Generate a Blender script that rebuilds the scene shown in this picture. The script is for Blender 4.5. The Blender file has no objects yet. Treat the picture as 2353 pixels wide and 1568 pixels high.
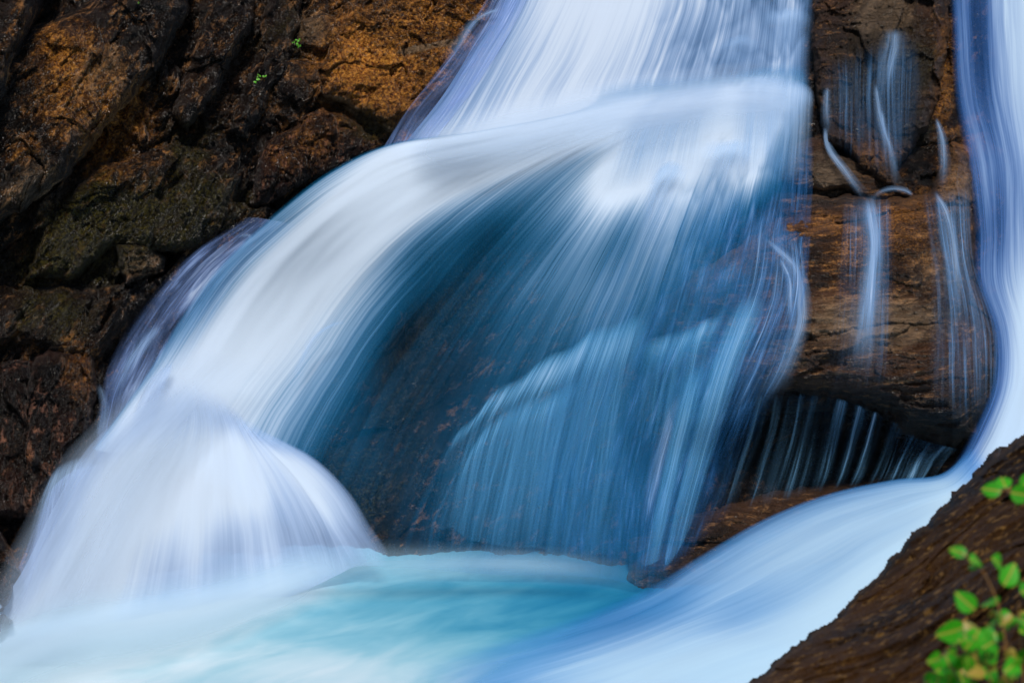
import bpy, math, random
import numpy as np
from mathutils import Vector, Matrix

random.seed(7); np.random.seed(7)
scene = bpy.context.scene
COL = scene.collection
R = math.radians

# ------------------------------------------------------------------ camera
W, H = 2352.0, 1568.0            # picture units used while placing things
S = 0.5                          # metres per scene unit
CAMZ = 11.0                      # camera height above the pool, in units
PITCH = R(15.0)
HFOV = R(30.0)
F = (W / 2) / math.tan(HFOV / 2)
cam_d = bpy.data.cameras.new('camera')
cam = bpy.data.objects.new('camera', cam_d)
COL.objects.link(cam)
cam.location = (0, 0, CAMZ * S)
cam.rotation_euler = (R(90) - PITCH, 0, 0)
cam_d.sensor_width = 36.0
cam_d.angle = HFOV
cam_d.clip_end = 500
cam_d.dof.use_dof = True
cam_d.dof.focus_distance = 28.5 * S
cam_d.dof.aperture_fstop = 2.8
scene.camera = cam

# ------------------------------------------------------------------ light
SUN_EL, SUN_AZ = R(56), R(2)     # azimuth: to the right of straight behind the camera
world = bpy.data.worlds.new('World'); scene.world = world
world.use_nodes = True
nt = world.node_tree; nt.nodes.clear()
sky = nt.nodes.new('ShaderNodeTexSky'); sky.sky_type = 'NISHITA'
sky.sun_disc = False
sky.sun_elevation = SUN_EL
sky.sun_rotation = math.pi - SUN_AZ
sky.air_density = 1.0; sky.dust_density = 0.6; sky.ozone_density = 1.5
bg = nt.nodes.new('ShaderNodeBackground'); bg.inputs[1].default_value = 0.07
out = nt.nodes.new('ShaderNodeOutputWorld')
nt.links.new(sky.outputs[0], bg.inputs[0]); nt.links.new(bg.outputs[0], out.inputs[0])
sl = bpy.data.lights.new('sun', 'SUN'); sl.energy = 3.0; sl.angle = R(9)
sl.color = (1.0, 0.93, 0.86)
so = bpy.data.objects.new('sun', sl); COL.objects.link(so)
sd = Vector((math.sin(SUN_AZ) * math.cos(SUN_EL), -math.cos(SUN_AZ) * math.cos(SUN_EL), math.sin(SUN_EL)))
so.rotation_euler = sd.to_track_quat('Z', 'Y').to_euler()
so.location = (6, -6, 16)
scene.view_settings.view_transform = 'Standard'
scene.view_settings.look = 'None'
scene.view_settings.exposure = 0.15
scene.view_settings.gamma = 1.0
scene.cycles.transparent_max_bounces = 24
scene.cycles.max_bounces = 8

# ------------------------------------------------------------------ maths
CP, SP = math.cos(PITCH), math.sin(PITCH)
def ray(px, py):
    """direction of a picture point, scaled so that its y (distance) is 1"""
    u = (np.asarray(px, float) - W / 2) / F
    v = -(np.asarray(py, float) - H / 2) / F
    dy = CP + v * SP
    dz = -SP + v * CP
    return u / dy, dz / dy
def pts(px, py, Y):
    rx, rz = ray(px, py)
    return np.stack([rx * Y, Y + 0 * rx, CAMZ + rz * Y], -1)
def ypool(py, z=0.0):
    _, rz = ray(0, py)
    return (z - CAMZ) / np.minimum(rz, -0.05)

_perm = np.random.RandomState(3).permutation(256)
_perm = np.concatenate([_perm, _perm, _perm])
_g = np.random.RandomState(4).normal(size=(256, 3)); _g /= np.linalg.norm(_g, axis=1)[:, None]
def perlin(p):
    sh = p.shape[:-1]; p = p.reshape(-1, 3)
    i = np.floor(p).astype(int); f = p - i; i &= 255
    w = f * f * f * (f * (f * 6 - 15) + 10)
    o = np.zeros(len(p))
    for dx in (0, 1):
        for dy in (0, 1):
            for dz in (0, 1):
                h = _perm[_perm[_perm[(i[:, 0] + dx) & 255] + ((i[:, 1] + dy) & 255)] + ((i[:, 2] + dz) & 255)]
                d = (_g[h] * (f - (dx, dy, dz))).sum(1)
                wx = w[:, 0] if dx else 1 - w[:, 0]
                wy = w[:, 1] if dy else 1 - w[:, 1]
                wz = w[:, 2] if dz else 1 - w[:, 2]
                o += d * wx * wy * wz
    return o.reshape(sh) * 1.6
def fbm(p, n=4, g=0.5):
    o = 0; a = 1
    for k in range(n):
        o = o + a * perlin(p + 17.3 * k); p = p * 2.03; a *= g
    return o
def ridged(p, n=4, g=0.55):
    o = 0; a = 1
    for k in range(n):
        o = o + a * (1 - np.abs(perlin(p + 11.7 * k)) * 2.2); p = p * 2.07; a *= g
    return o / 2
def facets(p, seed=0):
    """fractured blocks: each cell is a tilted plane, cells meet in steps and cracks"""
    sh = p.shape[:-1]; p = p.reshape(-1, 3) + seed * 7.77
    i = np.floor(p).astype(int)
    best = np.full(len(p), 9.0); second = np.full(len(p), 9.0); val = np.zeros(len(p))
    for dx in (-1, 0, 1):
        for dy in (-1, 0, 1):
            for dz in (-1, 0, 1):
                c = i + (dx, dy, dz); cc = c & 255
                h = _perm[_perm[_perm[cc[:, 0]] + cc[:, 1]] + cc[:, 2]]
                r = _g[h]; q = c + 0.5 + r * 0.55
                d = p - q; dist = (d * d).sum(1)
                h2 = _perm[h + 57]
                v = (d * _g[h2] * (0.9, 0.9, 0.3)).sum(1) + (h2 / 255.0 - 0.5) * 0.9
                nb = dist < best
                second = np.where(nb, best, np.minimum(second, dist))
                val = np.where(nb, v, val); best = np.where(nb, dist, best)
    edge = np.sqrt(second) - np.sqrt(best)
    return val.reshape(sh), edge.reshape(sh)
def sstep(a, b, x):
    t = np.clip((x - a) / (b - a), 0, 1); return t * t * (3 - 2 * t)

class TPS:
    def __init__(s, c):
        c = np.array(c, float); s.x = c[:, :2] / 1000; n = len(c)
        d = np.linalg.norm(s.x[:, None] - s.x[None], axis=2)
        K = np.where(d > 0, d * d * np.log(d + 1e-9), 0) + np.eye(n) * 0.0008
        P = np.hstack([np.ones((n, 1)), s.x])
        A = np.block([[K, P], [P.T, np.zeros((3, 3))]])
        s.w = np.linalg.solve(A, np.concatenate([c[:, 2], np.zeros(3)]))
    def __call__(s, px, py):
        px, py = np.broadcast_arrays(np.asarray(px, float), np.asarray(py, float))
        q = np.stack([px.ravel(), py.ravel()], 1) / 1000; o = np.zeros(len(q))
        for k in range(len(s.x)):
            d2 = ((q - s.x[k]) ** 2).sum(1)
            o += s.w[k] * 0.5 * d2 * np.log(d2 + 1e-12)
        o += s.w[-3] + q @ s.w[-2:]
        return o.reshape(px.shape)

base = TPS([
 (-250,-200,31),(400,-200,32.5),(900,-200,34.5),(1400,-200,35.5),(1900,-200,34.8),(2300,-200,35),(2650,-200,35),
 (-250,0,30),(0,0,30.2),(400,0,31.5),(900,0,33.5),(1200,0,34.5),(1500,0,34.8),(1850,0,34),(2050,0,33.4),(2200,0,33.8),(2400,0,34.2),
 (0,270,29.2),(400,270,30.5),(850,270,31.9),(1000,290,31.9),(1300,270,32.1),(1600,230,31.9),(1850,230,31.6),(2000,270,32.4),(2150,270,32.2),(2300,270,33),(2600,270,33),
 (0,450,28.6),(400,450,29.8),(700,450,30.8),(1100,450,32.3),(1400,450,31.9),(1700,450,31),(2000,450,30.6),(2200,450,30.8),(2352,450,32),
 (0,700,28),(250,700,28.8),(450,700,29.9),(700,700,31.2),(1000,700,32),(1300,700,31),(1600,700,30),(1900,700,29.4),(2200,700,29.6),(2352,700,30.5),
 (-250,900,27.4),(0,900,27.6),(250,900,28.4),(450,900,29.6),(700,900,31),(1000,900,30.9),(1300,900,29.8),(1600,900,29.1),(1900,900,29),(2200,900,29),(2352,900,29.3),(2600,900,29.5),
 (0,1050,27.1),(250,1050,28),(450,1050,29),(700,1050,30),(1000,1050,29.6),(1300,1050,29.1),(1600,1050,29.2),(1900,1050,29.8),(2150,1050,29.4),
 (0,1290,26.4),(250,1290,27.3),(600,1290,28.2),(900,1290,28.1),(1300,1290,28.1),(1500,1290,28),(1800,1290,28.6),(2100,1290,28.8),(2500,1290,29),
 (-250,1568,26),(600,1568,27.8),(1200,1568,27.8),(1800,1568,27.8),(2352,1568,28.2),(2600,1568,28.5)])

# ------------------------------------------------------------------ objects
def tag(o, label=None, cat=None, group=None, kind=None):
    if label: o['label'] = label
    if cat: o['category'] = cat
    if group: o['group'] = group
    if kind: o['kind'] = kind
    return o
def fast_mesh(name, V, Q, mat, attrs=None, uv=None, parent=None, smooth=True):
    me = bpy.data.meshes.new(name)
    V = np.asarray(V, np.float32).reshape(-1, 3); Q = np.asarray(Q, np.int32)
    me.vertices.add(len(V)); me.vertices.foreach_set('co', V.ravel())
    k = Q.shape[1]
    me.loops.add(Q.size); me.loops.foreach_set('vertex_index', Q.ravel())
    me.polygons.add(len(Q))
    me.polygons.foreach_set('loop_start', np.arange(0, Q.size, k, dtype=np.int32))
    me.polygons.foreach_set('loop_total', np.full(len(Q), k, np.int32))
    me.polygons.foreach_set('use_smooth', np.full(len(Q), smooth, bool))
    if uv is not None:
        l = me.uv_layers.new(name='flow'); l.data.foreach_set('uv', np.asarray(uv, np.float32).reshape(-1, 2)[Q.ravel()].ravel())
    for n, a in (attrs or {}).items():
        a = np.asarray(a, np.float32)
        if a.ndim == 2 and a.shape[1] == 4:
            t = me.attributes.new(n, 'FLOAT_COLOR', 'POINT'); t.data.foreach_set('color', a.ravel())
        else:
            t = me.attributes.new(n, 'FLOAT', 'POINT'); t.data.foreach_set('value', a.ravel())
    me.update(calc_edges=True); me.validate()
    if mat: me.materials.append(mat)
    o = bpy.data.objects.new(name, me); COL.objects.link(o); o.parent = parent
    return o
def grid_quads(m, n, keep=None):
    idx = np.arange(m * n).reshape(m, n)
    q = np.stack([idx[:-1, :-1], idx[1:, :-1], idx[1:, 1:], idx[:-1, 1:]], -1)
    if keep is not None:
        k = keep[:-1, :-1] & keep[1:, :-1] & keep[1:, 1:] & keep[:-1, 1:]
        q = q[k]
    return q.reshape(-1, 4)
def compact(V, Q, attrs):
    used = np.unique(Q); m = np.full(len(V), -1); m[used] = np.arange(len(used))
    return V[used], m[Q], {k: a[used] for k, a in attrs.items()}

# ------------------------------------------------------------------ materials
def new_mat(name):
    m = bpy.data.materials.new(name); m.use_nodes = True
    m.node_tree.nodes.clear(); return m, m.node_tree
class NB:
    def __init__(s, t): s.t = t
    def n(s, typ, **kw):
        x = s.t.nodes.new(typ)
        for k, v in kw.items():
            if k.startswith('i_'):
                key = k[2:].replace('_', ' ')
                x.inputs[key if key in x.inputs else int(k[2:])].default_value = v
            else: setattr(x, k, v)
        return x
    def l(s, a, b): s.t.links.new(a, b)
    def val(s, sock, v):
        if isinstance(v, (int, float)): sock.default_value = v
        elif isinstance(v, tuple): sock.default_value = v
        else: s.l(v, sock)
    def math(s, op, a, b=0.0, c=0.0, clamp=False):
        x = s.n('ShaderNodeMath', operation=op); x.use_clamp = clamp
        s.val(x.inputs[0], a); s.val(x.inputs[1], b); s.val(x.inputs[2], c); return x.outputs[0]
    def mix(s, f, a, b):
        x = s.n('ShaderNodeMix', data_type='RGBA')
        s.val(x.inputs[0], f)
        s.val(x.inputs[6], a if not isinstance(a, tuple) else (*a[:3], 1)); s.val(x.inputs[7], b if not isinstance(b, tuple) else (*b[:3], 1))
        return x.outputs[2]
    def noise(s, vec, scale, detail=4, rough=0.55, dist=0.0):
        x = s.n('ShaderNodeTexNoise'); s.l(vec, x.inputs['Vector'])
        x.inputs['Scale'].default_value = scale; x.inputs['Detail'].default_value = detail
        x.inputs['Roughness'].default_value = rough; x.inputs['Distortion'].default_value = dist
        return x.outputs[0]
    def maprange(s, v, a, b, c=0.0, d=1.0, smooth=True):
        x = s.n('ShaderNodeMapRange'); x.interpolation_type = 'SMOOTHSTEP' if smooth else 'LINEAR'
        s.l(v, x.inputs[0])
        for i, q in enumerate((a, b, c, d)): x.inputs[i + 1].default_value = q
        return x.outputs[0]
    def mapping(s, vec, scale=(1,1,1), rot=(0,0,0), loc=(0,0,0)):
        x = s.n('ShaderNodeMapping'); s.l(vec, x.inputs[0])
        x.inputs['Scale'].default_value = scale; x.inputs['Rotation'].default_value = rot; x.inputs['Location'].default_value = loc
        return x.outputs[0]

def rock_material(name, dark, mid, light, rot, stretch, bump=1.0, rough=(0.16, 0.42), fine=1.0, spec=0.35, coat=0.3):
    m, t = new_mat(name); b = NB(t)
    tc = b.n('ShaderNodeTexCoord').outputs['Object']
    mp = b.mapping(tc, rot=(0, rot, 0)); mp = b.mapping(mp, scale=stretch)
    n1 = b.noise(mp, 1.6, 7, 0.62, 0.15)
    n2 = b.noise(mp, 9.0 * fine, 9, 0.72, 0.0)
    n3 = b.noise(tc, 38.0 * fine, 4, 0.7)
    nbig = b.noise(b.mapping(tc, loc=(5, 3, 1)), 0.9, 3, 0.5)
    attr = b.n('ShaderNodeAttribute', attribute_name='mask'); sep = b.n('ShaderNodeSeparateColor'); b.l(attr.outputs['Color'], sep.inputs[0])
    base_c = b.mix(b.maprange(n1, 0.35, 0.65), dark, mid)
    base_c = b.mix(b.math('MULTIPLY', b.maprange(n2, 0.53, 0.66), 0.8), base_c, light)  # gold highlights painted in with the light tone
    # pale flecks: small golden highlights painted into the rock colour
    base_c = b.mix(b.math('MULTIPLY', b.maprange(n3, 0.60, 0.72), 0.55), base_c, (0.42, 0.27, 0.15))
    # mineral staining, with warm light on the rock painted in
    no = b.math('ADD', sep.outputs[0], b.math('MULTIPLY', b.math('SUBTRACT', n2, 0.5), 1.3))
    no = b.math('MULTIPLY', b.maprange(no, 0.3, 0.85), b.maprange(b.math('ADD', n1, b.math('MULTIPLY', n3, 0.5)), 0.6, 0.95, 0.15, 1.0))
    org = b.mix(b.maprange(n3, 0.35, 0.65), (0.20, 0.040, 0.004), (0.95, 0.40, 0.06))
    c = b.mix(b.math('MULTIPLY', no, 0.9), base_c, org)
    nt_ = b.maprange(b.math('ADD', sep.outputs[2], b.math('MULTIPLY', b.math('SUBTRACT', n2, 0.5), 0.9)), 0.3, 0.8)
    tan = b.mix(n2, (0.14, 0.085, 0.045), (0.42, 0.28, 0.16))
    c = b.mix(b.math('MULTIPLY', nt_, 0.8), c, tan)
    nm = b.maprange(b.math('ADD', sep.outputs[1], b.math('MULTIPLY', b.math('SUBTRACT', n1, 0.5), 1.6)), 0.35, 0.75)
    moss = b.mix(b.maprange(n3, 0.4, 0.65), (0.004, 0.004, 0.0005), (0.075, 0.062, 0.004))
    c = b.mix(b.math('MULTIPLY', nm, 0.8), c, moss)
    wet = b.math('MULTIPLY', attr.outputs['Alpha'], 1.0)  # black rock tone, plus shade painted into the hollow and behind the fan
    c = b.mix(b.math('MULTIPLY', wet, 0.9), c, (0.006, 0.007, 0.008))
    bs = b.n('ShaderNodeBsdfPrincipled'); b.l(c, bs.inputs['Base Color'])
    b.l(b.math('ADD', b.maprange(nbig, 0.35, 0.7, rough[0] - 0.08, rough[1] - 0.08), b.math('MULTIPLY', n3, 0.15)), bs.inputs['Roughness'])
    h = b.math('ADD', b.math('MULTIPLY', n2, 0.6), b.math('MULTIPLY', n3, 0.34))
    cr = b.math('ABSOLUTE', b.math('SUBTRACT', b.noise(mp, 5.0 * fine, 6, 0.65, 0.2), 0.5))
    h = b.math('ADD', h, b.maprange(cr, 0.0, 0.05, -0.25, 0.0))
    bp = b.n('ShaderNodeBump'); bp.inputs['Strength'].default_value = 1.0; bp.inputs['Distance'].default_value = 0.12 * bump
    b.l(h, bp.inputs['Height']); b.l(bp.outputs[0], bs.inputs['Normal'])
    bs.inputs['Specular IOR Level'].default_value = spec
    bs.inputs['Coat Weight'].default_value = coat * (0.0 if 'bank' in name else 1.0); bs.inputs['Coat Roughness'].default_value = 0.11; b.l(bp.outputs[0], bs.inputs['Coat Normal'])
    o = b.n('ShaderNodeOutputMaterial'); b.l(bs.outputs[0], o.inputs[0])
    return m
STR = R(-52)
M_CRAG = rock_material('wet_crag_rock', (0.003, 0.002, 0.0015), (0.020, 0.009, 0.004), (0.40, 0.19, 0.07), R(52), (0.45, 1, 1.2), 1.0)
M_FIBRE = rock_material('fibrous_rock', (0.006, 0.003, 0.002), (0.045, 0.017, 0.010), (0.36, 0.17, 0.11), R(80), (0.35, 1, 1.3), 1.15)
M_DOME = rock_material('banded_rock', (0.012, 0.005, 0.002), (0.10, 0.038, 0.011), (0.48, 0.23, 0.08), R(4), (0.3, 0.8, 1.5), 0.6, (0.35, 0.65), 1.6)
M_FRONT = rock_material('bank_rock', (0.014, 0.006, 0.0015), (0.11, 0.045, 0.010), (0.62, 0.34, 0.09), R(38), (0.7, 0.9, 1.2), 1.1, (0.45, 0.7), 2.9, 0.14)

def water_material(name, fu=11.0, fv=0.35, contrast=3.0, thin=(0.16, 0.42, 0.72), thick=(0.62, 0.76, 0.94), broad=1.0, seed=0.0, dist=0.0, floor=0.18):
    m, t = new_mat(name); b = NB(t)
    uv = b.n('ShaderNodeUVMap', uv_map='flow').outputs[0]
    wv = b.noise(b.mapping(uv, (1.3, 0.5, 1), loc=(seed + 2, 8, 0)), 1.0, 2, 0.5)
    cb = b.n('ShaderNodeCombineXYZ'); b.l(b.math('MULTIPLY', b.math('SUBTRACT', wv, 0.5), 0.12), cb.inputs[0])
    av = b.n('ShaderNodeVectorMath', operation='ADD'); b.l(uv, av.inputs[0]); b.l(cb.outputs[0], av.inputs[1]); uv = av.outputs[0]
    f1 = b.noise(b.mapping(uv, (fu, fv, 1), loc=(seed, seed * .7, 0)), 1.0, 3, 0.65, dist)
    f2 = b.noise(b.mapping(uv, (fu * 0.28, fv * 0.6, 1), loc=(seed + 9, 3, 0)), 1.0, 2, 0.5, dist)
    f3 = b.noise(b.mapping(uv, (fu * 3.0, fv * 1.6, 1), loc=(seed + 5, 1, 0)), 1.0, 2, 0.6, dist)
    d = b.n('ShaderNodeAttribute', attribute_name='dens').outputs['Fac']
    s = b.math('ADD', b.math('MULTIPLY', b.math('SUBTRACT', f1, 0.5), contrast), b.math('MULTIPLY', b.math('SUBTRACT', f2, 0.5), contrast * 0.9 * broad))
    s = b.math('ADD', s, b.math('MULTIPLY', b.math('SUBTRACT', f3, 0.5), contrast * 0.45))
    s = b.math('MULTIPLY', s, b.maprange(d, 0.6, 3.2, 1.0, floor))
    # little ledges under thin water: crisp top, fading downwards
    st = b.n('ShaderNodeAttribute', attribute_name='step').outputs['Fac']
    sx = b.n('ShaderNodeSeparateXYZ'); b.l(uv, sx.inputs[0])
    for fq, hh, ph in ((0.42, 0.9, 0.0), (0.75, 1.7, 3.7)):
        nn = b.noise(b.mapping(uv, (hh, 0.12, 1), loc=(seed + ph, 0, 0)), 1.0, 1, 0.4)
        saw = b.math('FRACT', b.math('ADD', b.math('MULTIPLY', sx.outputs[1], fq), b.math('MULTIPLY', nn, 2.2)))
        saw = b.math('MULTIPLY', b.math('SUBTRACT', b.math('MULTIPLY', b.maprange(saw, 0.0, 0.22), b.math('SUBTRACT', 1.1, saw)), 0.4), 1.7)
        s = b.math('ADD', s, b.math('MULTIPLY', saw, st))
    tau = b.math('MULTIPLY', d, b.math('EXPONENT', s))
    alpha = b.math('SUBTRACT', 1.0, b.math('EXPONENT', b.math('MULTIPLY', tau, -1.0)), clamp=True)
    mid_ = tuple(a * 0.78 + k * 0.22 for a, k in zip(thin, thick))
    c = b.mix(b.maprange(tau, 0.1, 1.3), thin, mid_)
    c = b.mix(b.maprange(tau, 0.8, 3.4), c, thick)
    df = b.n('ShaderNodeBsdfDiffuse'); b.l(c, df.inputs[0])
    ge = b.n('ShaderNodeNewGeometry'); sc_ = b.n('ShaderNodeVectorMath', operation='SCALE'); b.l(ge.outputs['Normal'], sc_.inputs[0]); sc_.inputs[3].default_value = 0.30
    ad = b.n('ShaderNodeVectorMath', operation='ADD'); b.l(sc_.outputs[0], ad.inputs[0]); ad.inputs[1].default_value = (0, -0.42, 0.56)
    nz = b.n('ShaderNodeVectorMath', operation='NORMALIZE'); b.l(ad.outputs[0], nz.inputs[0]); b.l(nz.outputs[0], df.inputs['Normal'])
    tr = b.n('ShaderNodeBsdfTranslucent'); b.l(c, tr.inputs[0])
    mx = b.n('ShaderNodeMixShader'); mx.inputs[0].default_value = 0.22; b.l(df.outputs[0], mx.inputs[1]); b.l(tr.outputs[0], mx.inputs[2])
    tp = b.n('ShaderNodeBsdfTransparent')
    ms = b.n('ShaderNodeMixShader'); b.l(alpha, ms.inputs[0]); b.l(tp.outputs[0], ms.inputs[1]); b.l(mx.outputs[0], ms.inputs[2])
    o = b.n('ShaderNodeOutputMaterial'); b.l(ms.outputs[0], o.inputs[0])
    return m
M_FALL = water_material('falling_water', 11, 0.22, 2.4, thin=(0.16, 0.36, 0.72), thick=(0.66, 0.78, 0.93), floor=0.40)
M_FAN = water_material('fan_water', 17, 0.10, 1.9, thin=(0.012, 0.23, 0.50), thick=(0.70, 0.84, 1.0), broad=0.8)
M_SILK = water_material('silk_water', 4.5, 0.12, 1.5, thin=(0.34, 0.50, 0.80), thick=(0.65, 0.77, 0.91), broad=1.1, floor=0.42)
M_CHUTE = water_material('chute_water', 3.0, 0.10, 1.3, thin=(0.06, 0.30, 0.70), thick=(0.55, 0.77, 0.93))
M_STRAND = water_material('strand_water', 26, 0.7, 3.0, thin=(0.30, 0.50, 0.80), thick=(0.74, 0.84, 0.96), dist=0.4)
M_LEDGE = water_material('ledge_water', 14, 0.14, 3.8, thin=(0.12, 0.42, 0.74), thick=(0.60, 0.77, 0.95), seed=45)
M_STEP = water_material('step_water', 14, 0.25, 2.6, thin=(0.32, 0.52, 0.80), thick=(0.62, 0.77, 0.95), seed=40)

# ------------------------------------------------------------------ rock builders
def strata(P, ang, st):
    ca, sa = math.cos(ang), math.sin(ang)
    a = P[..., 0] * ca + P[..., 2] * sa; c = -P[..., 0] * sa + P[..., 2] * ca
    return np.stack([a * st, P[..., 1] * 0.8, c], -1)
def crag_disp(P, ang=R(52), st=0.27, amp=1.0):
    q = strata(P, ang, st)
    wq = q + 0.25 * np.stack([fbm(q * 0.9, 3), fbm(q * 0.9 + 31, 3), fbm(q * 0.9 + 57, 3)], -1)
    f1, e1 = facets(wq * 0.62, 1); f2, e2 = facets(wq * 1.6, 2); f3, e3 = facets(wq * 4.2, 3)
    h = 0.46 * f1 + 0.32 * f2 + 0.13 * f3
    h -= 0.16 * np.exp(-(e1 / 0.04) ** 2) * sstep(-.2, .4, fbm(q * .5 + 9, 2))
    h += 0.16 * ridged(q * 1.9, 5, 0.6) + 0.13 * ridged(q * (5.0, 4.0, 5.0), 5, 0.65) + 0.05 * facets(P * 6.0, 8)[0]
    return h * amp
def dome_disp(P, ang=R(6), st=0.35, amp=1.0):
    q = strata(P, ang, st)
    wq = q + 0.3 * np.stack([fbm(q * 0.8, 3), fbm(q * 0.8 + 31, 3), fbm(q * 0.8 + 57, 3)], -1)
    f1, e1 = facets(wq * 0.5, 5); f2, e2 = facets(wq * 1.7, 6)
    h = 0.24 * f1 + 0.12 * f2 + 0.14 * fbm(q * 0.8, 4) + 0.10 * ridged(q * 2.6, 5, .6) + 0.05 * ridged(P * (4, 3, 6), 4, .6) - 0.08 * np.exp(-(e1 / 0.05) ** 2)
    return h * amp
BLOBS = {  # where stain and warm light, moss, pale stone and rim highlights, black and shade are painted: (x, y, rx, ry, angle, strength)
 0: [(200,230,120,200,-38,.75),(170,190,60,150,-30,.9),(60,340,50,25,-40,.8),(260,170,70,90,-30,.5),(950,60,150,90,0,.8),(870,160,150,130,30,.95),(1050,150,110,160,30,.8),(700,330,110,70,-30,.6),
     (950,290,120,40,10,.7),(2170,170,25,110,5,1.0),(2200,400,60,120,0,.7),(2010,370,60,60,0,.8),(1990,580,120,130,0,.65),(2100,520,120,90,20,.8),(1870,520,60,60,0,.5),
     (180,860,50,90,0,.6),(40,1290,30,60,0,.8),(1640,590,130,90,0,.8),(1790,600,70,90,0,.7),(1700,760,120,60,0,.5),(740,640,50,50,0,.4),(540,560,60,30,0,.7),(2230,320,40,50,0,.9),(1000,660,90,40,-20,.35),(60,1050,80,100,0,.35)],
 1: [(330,500,220,90,-10,.9),(180,600,170,60,0,.8),(450,330,90,60,-40,.6),(2030,150,150,160,0,.6),(2080,260,70,80,0,.6),(650,120,80,90,0,.4),(850,290,70,40,0,.7),(1000,640,120,160,20,.8),
     (920,900,110,160,0,.8),(830,1130,150,120,0,.7),(130,720,120,80,0,.5),(60,180,60,130,-30,.4)],
 2: [(770,230,26,7,5,1.6),(800,243,22,7,40,1.6),(828,264,22,7,42,1.6),(855,284,20,7,40,1.6),(880,296,16,6,10,1.6),(960,112,40,6,-12,1.2),(1020,100,30,6,-10,1.2),(2030,40,60,60,0,1.0),(720,70,60,50,0,.6),(320,600,60,40,0,.7),(2000,740,170,60,0,.8),(1900,400,70,60,0,.7),(2150,620,90,80,0,.5),(230,160,90,80,-30,.5),(80,430,100,80,-30,.5),(1780,800,120,60,0,.5),(2200,430,50,80,0,.6)],  # the narrow blobs paint the bright golden rim of the crest
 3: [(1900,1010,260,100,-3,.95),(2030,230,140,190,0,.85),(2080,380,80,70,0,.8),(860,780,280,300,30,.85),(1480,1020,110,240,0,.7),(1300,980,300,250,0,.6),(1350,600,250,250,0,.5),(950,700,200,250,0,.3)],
}
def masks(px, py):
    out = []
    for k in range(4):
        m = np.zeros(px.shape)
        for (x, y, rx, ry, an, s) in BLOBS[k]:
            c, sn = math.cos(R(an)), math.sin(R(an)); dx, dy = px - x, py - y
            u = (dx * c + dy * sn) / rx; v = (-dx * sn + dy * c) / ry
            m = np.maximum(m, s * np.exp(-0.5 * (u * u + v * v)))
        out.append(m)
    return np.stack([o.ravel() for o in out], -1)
def sdf(px, py, poly):
    P = np.array(poly, float); n = len(P); d = np.full(px.shape, 1e9); ins = np.zeros(px.shape, bool)
    for i in range(n):
        ax, ay = P[i]; bx, by = P[(i + 1) % n]; ex, ey = bx - ax, by - ay
        t = np.clip(((px - ax) * ex + (py - ay) * ey) / (ex * ex + ey * ey), 0, 1)
        d = np.minimum(d, np.hypot(px - ax - t * ex, py - ay - t * ey))
        c = ((ay > py) != (by > py)) & (px < (bx - ax) * (py - ay) / (by - ay + 1e-12) + ax)
        ins ^= c
    return np.where(ins, d, -d)
def rock(name, poly, lift, mat, disp, edge=40, rough=8, tilt=(0, 0), step=2.5, depth=None, label=None, cat='rock', group=None, tuck=1.0, own=None, bulge=0.0):
    P = np.array(poly, float); x0, y0 = P.min(0) - 30; x1, y1 = P.max(0) + 30
    nx, ny = int((x1 - x0) / step) + 2, int((y1 - y0) / step) + 2
    px, py = np.meshgrid(np.linspace(x0, x1, nx), np.linspace(y0, y1, ny))
    fld = own or base
    Yb = fld(px, py)
    cx, cy = P.mean(0)
    d = sdf(px, py, poly)
    q = np.stack([px / 45, py / 45, 0 * px + lift * 5], -1)
    d = d + rough * fbm(q, 4)
    Y = Yb - lift + tilt[0] * (px - cx) / 100 + tilt[1] * (py - cy) / 100 - bulge * np.sqrt(np.clip(d / 150, 0, 1))
    Pw = pts(px, py, Y)
    Y = Y - disp(Pw)
    T = lift * 0.8 + 0.15
    r = np.clip((edge - d) / edge, 0, 1)
    Y = Y + T * (1 - np.sqrt(1 - r * r * 0.999)) + np.where(d < 0, -d * (lift + tuck) / 12.0, 0)
    keep = d > -14
    V = pts(px, py, Y).reshape(-1, 3) * S
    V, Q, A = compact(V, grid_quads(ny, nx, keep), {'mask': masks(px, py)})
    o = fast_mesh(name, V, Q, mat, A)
    return tag(o, label, cat, group)

# the whole rock face under and beside the water
px, py = np.meshgrid(np.arange(-260, 2620, 3.4), np.arange(-220, 1660, 3.4))
Yb = base(px, py); Pw = pts(px, py, Yb)
wgt = sstep(1350, 1600, px + 0.15 * py)
left_amp = 1.0 - 0.6 * sstep(500, 800, px - (900 - py) * 0.55)
D = crag_disp(Pw) * (1 - wgt) * left_amp + dome_disp(Pw) * 1.3 * wgt
Y = Yb - D
Y += 0.9 * np.exp(-0.5 * (((py - 1000 - 0.02 * (px - 1900)) / 55) ** 2)) * sstep(1550, 1700, px) * (1 - sstep(2150, 2230, px))
V = pts(px, py, Y).reshape(-1, 3) * S
mk = masks(px, py)
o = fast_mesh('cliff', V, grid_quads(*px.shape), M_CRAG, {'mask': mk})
tag(o, 'dark craggy wet rock face behind and beside the waterfall', 'cliff', kind='structure')

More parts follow.
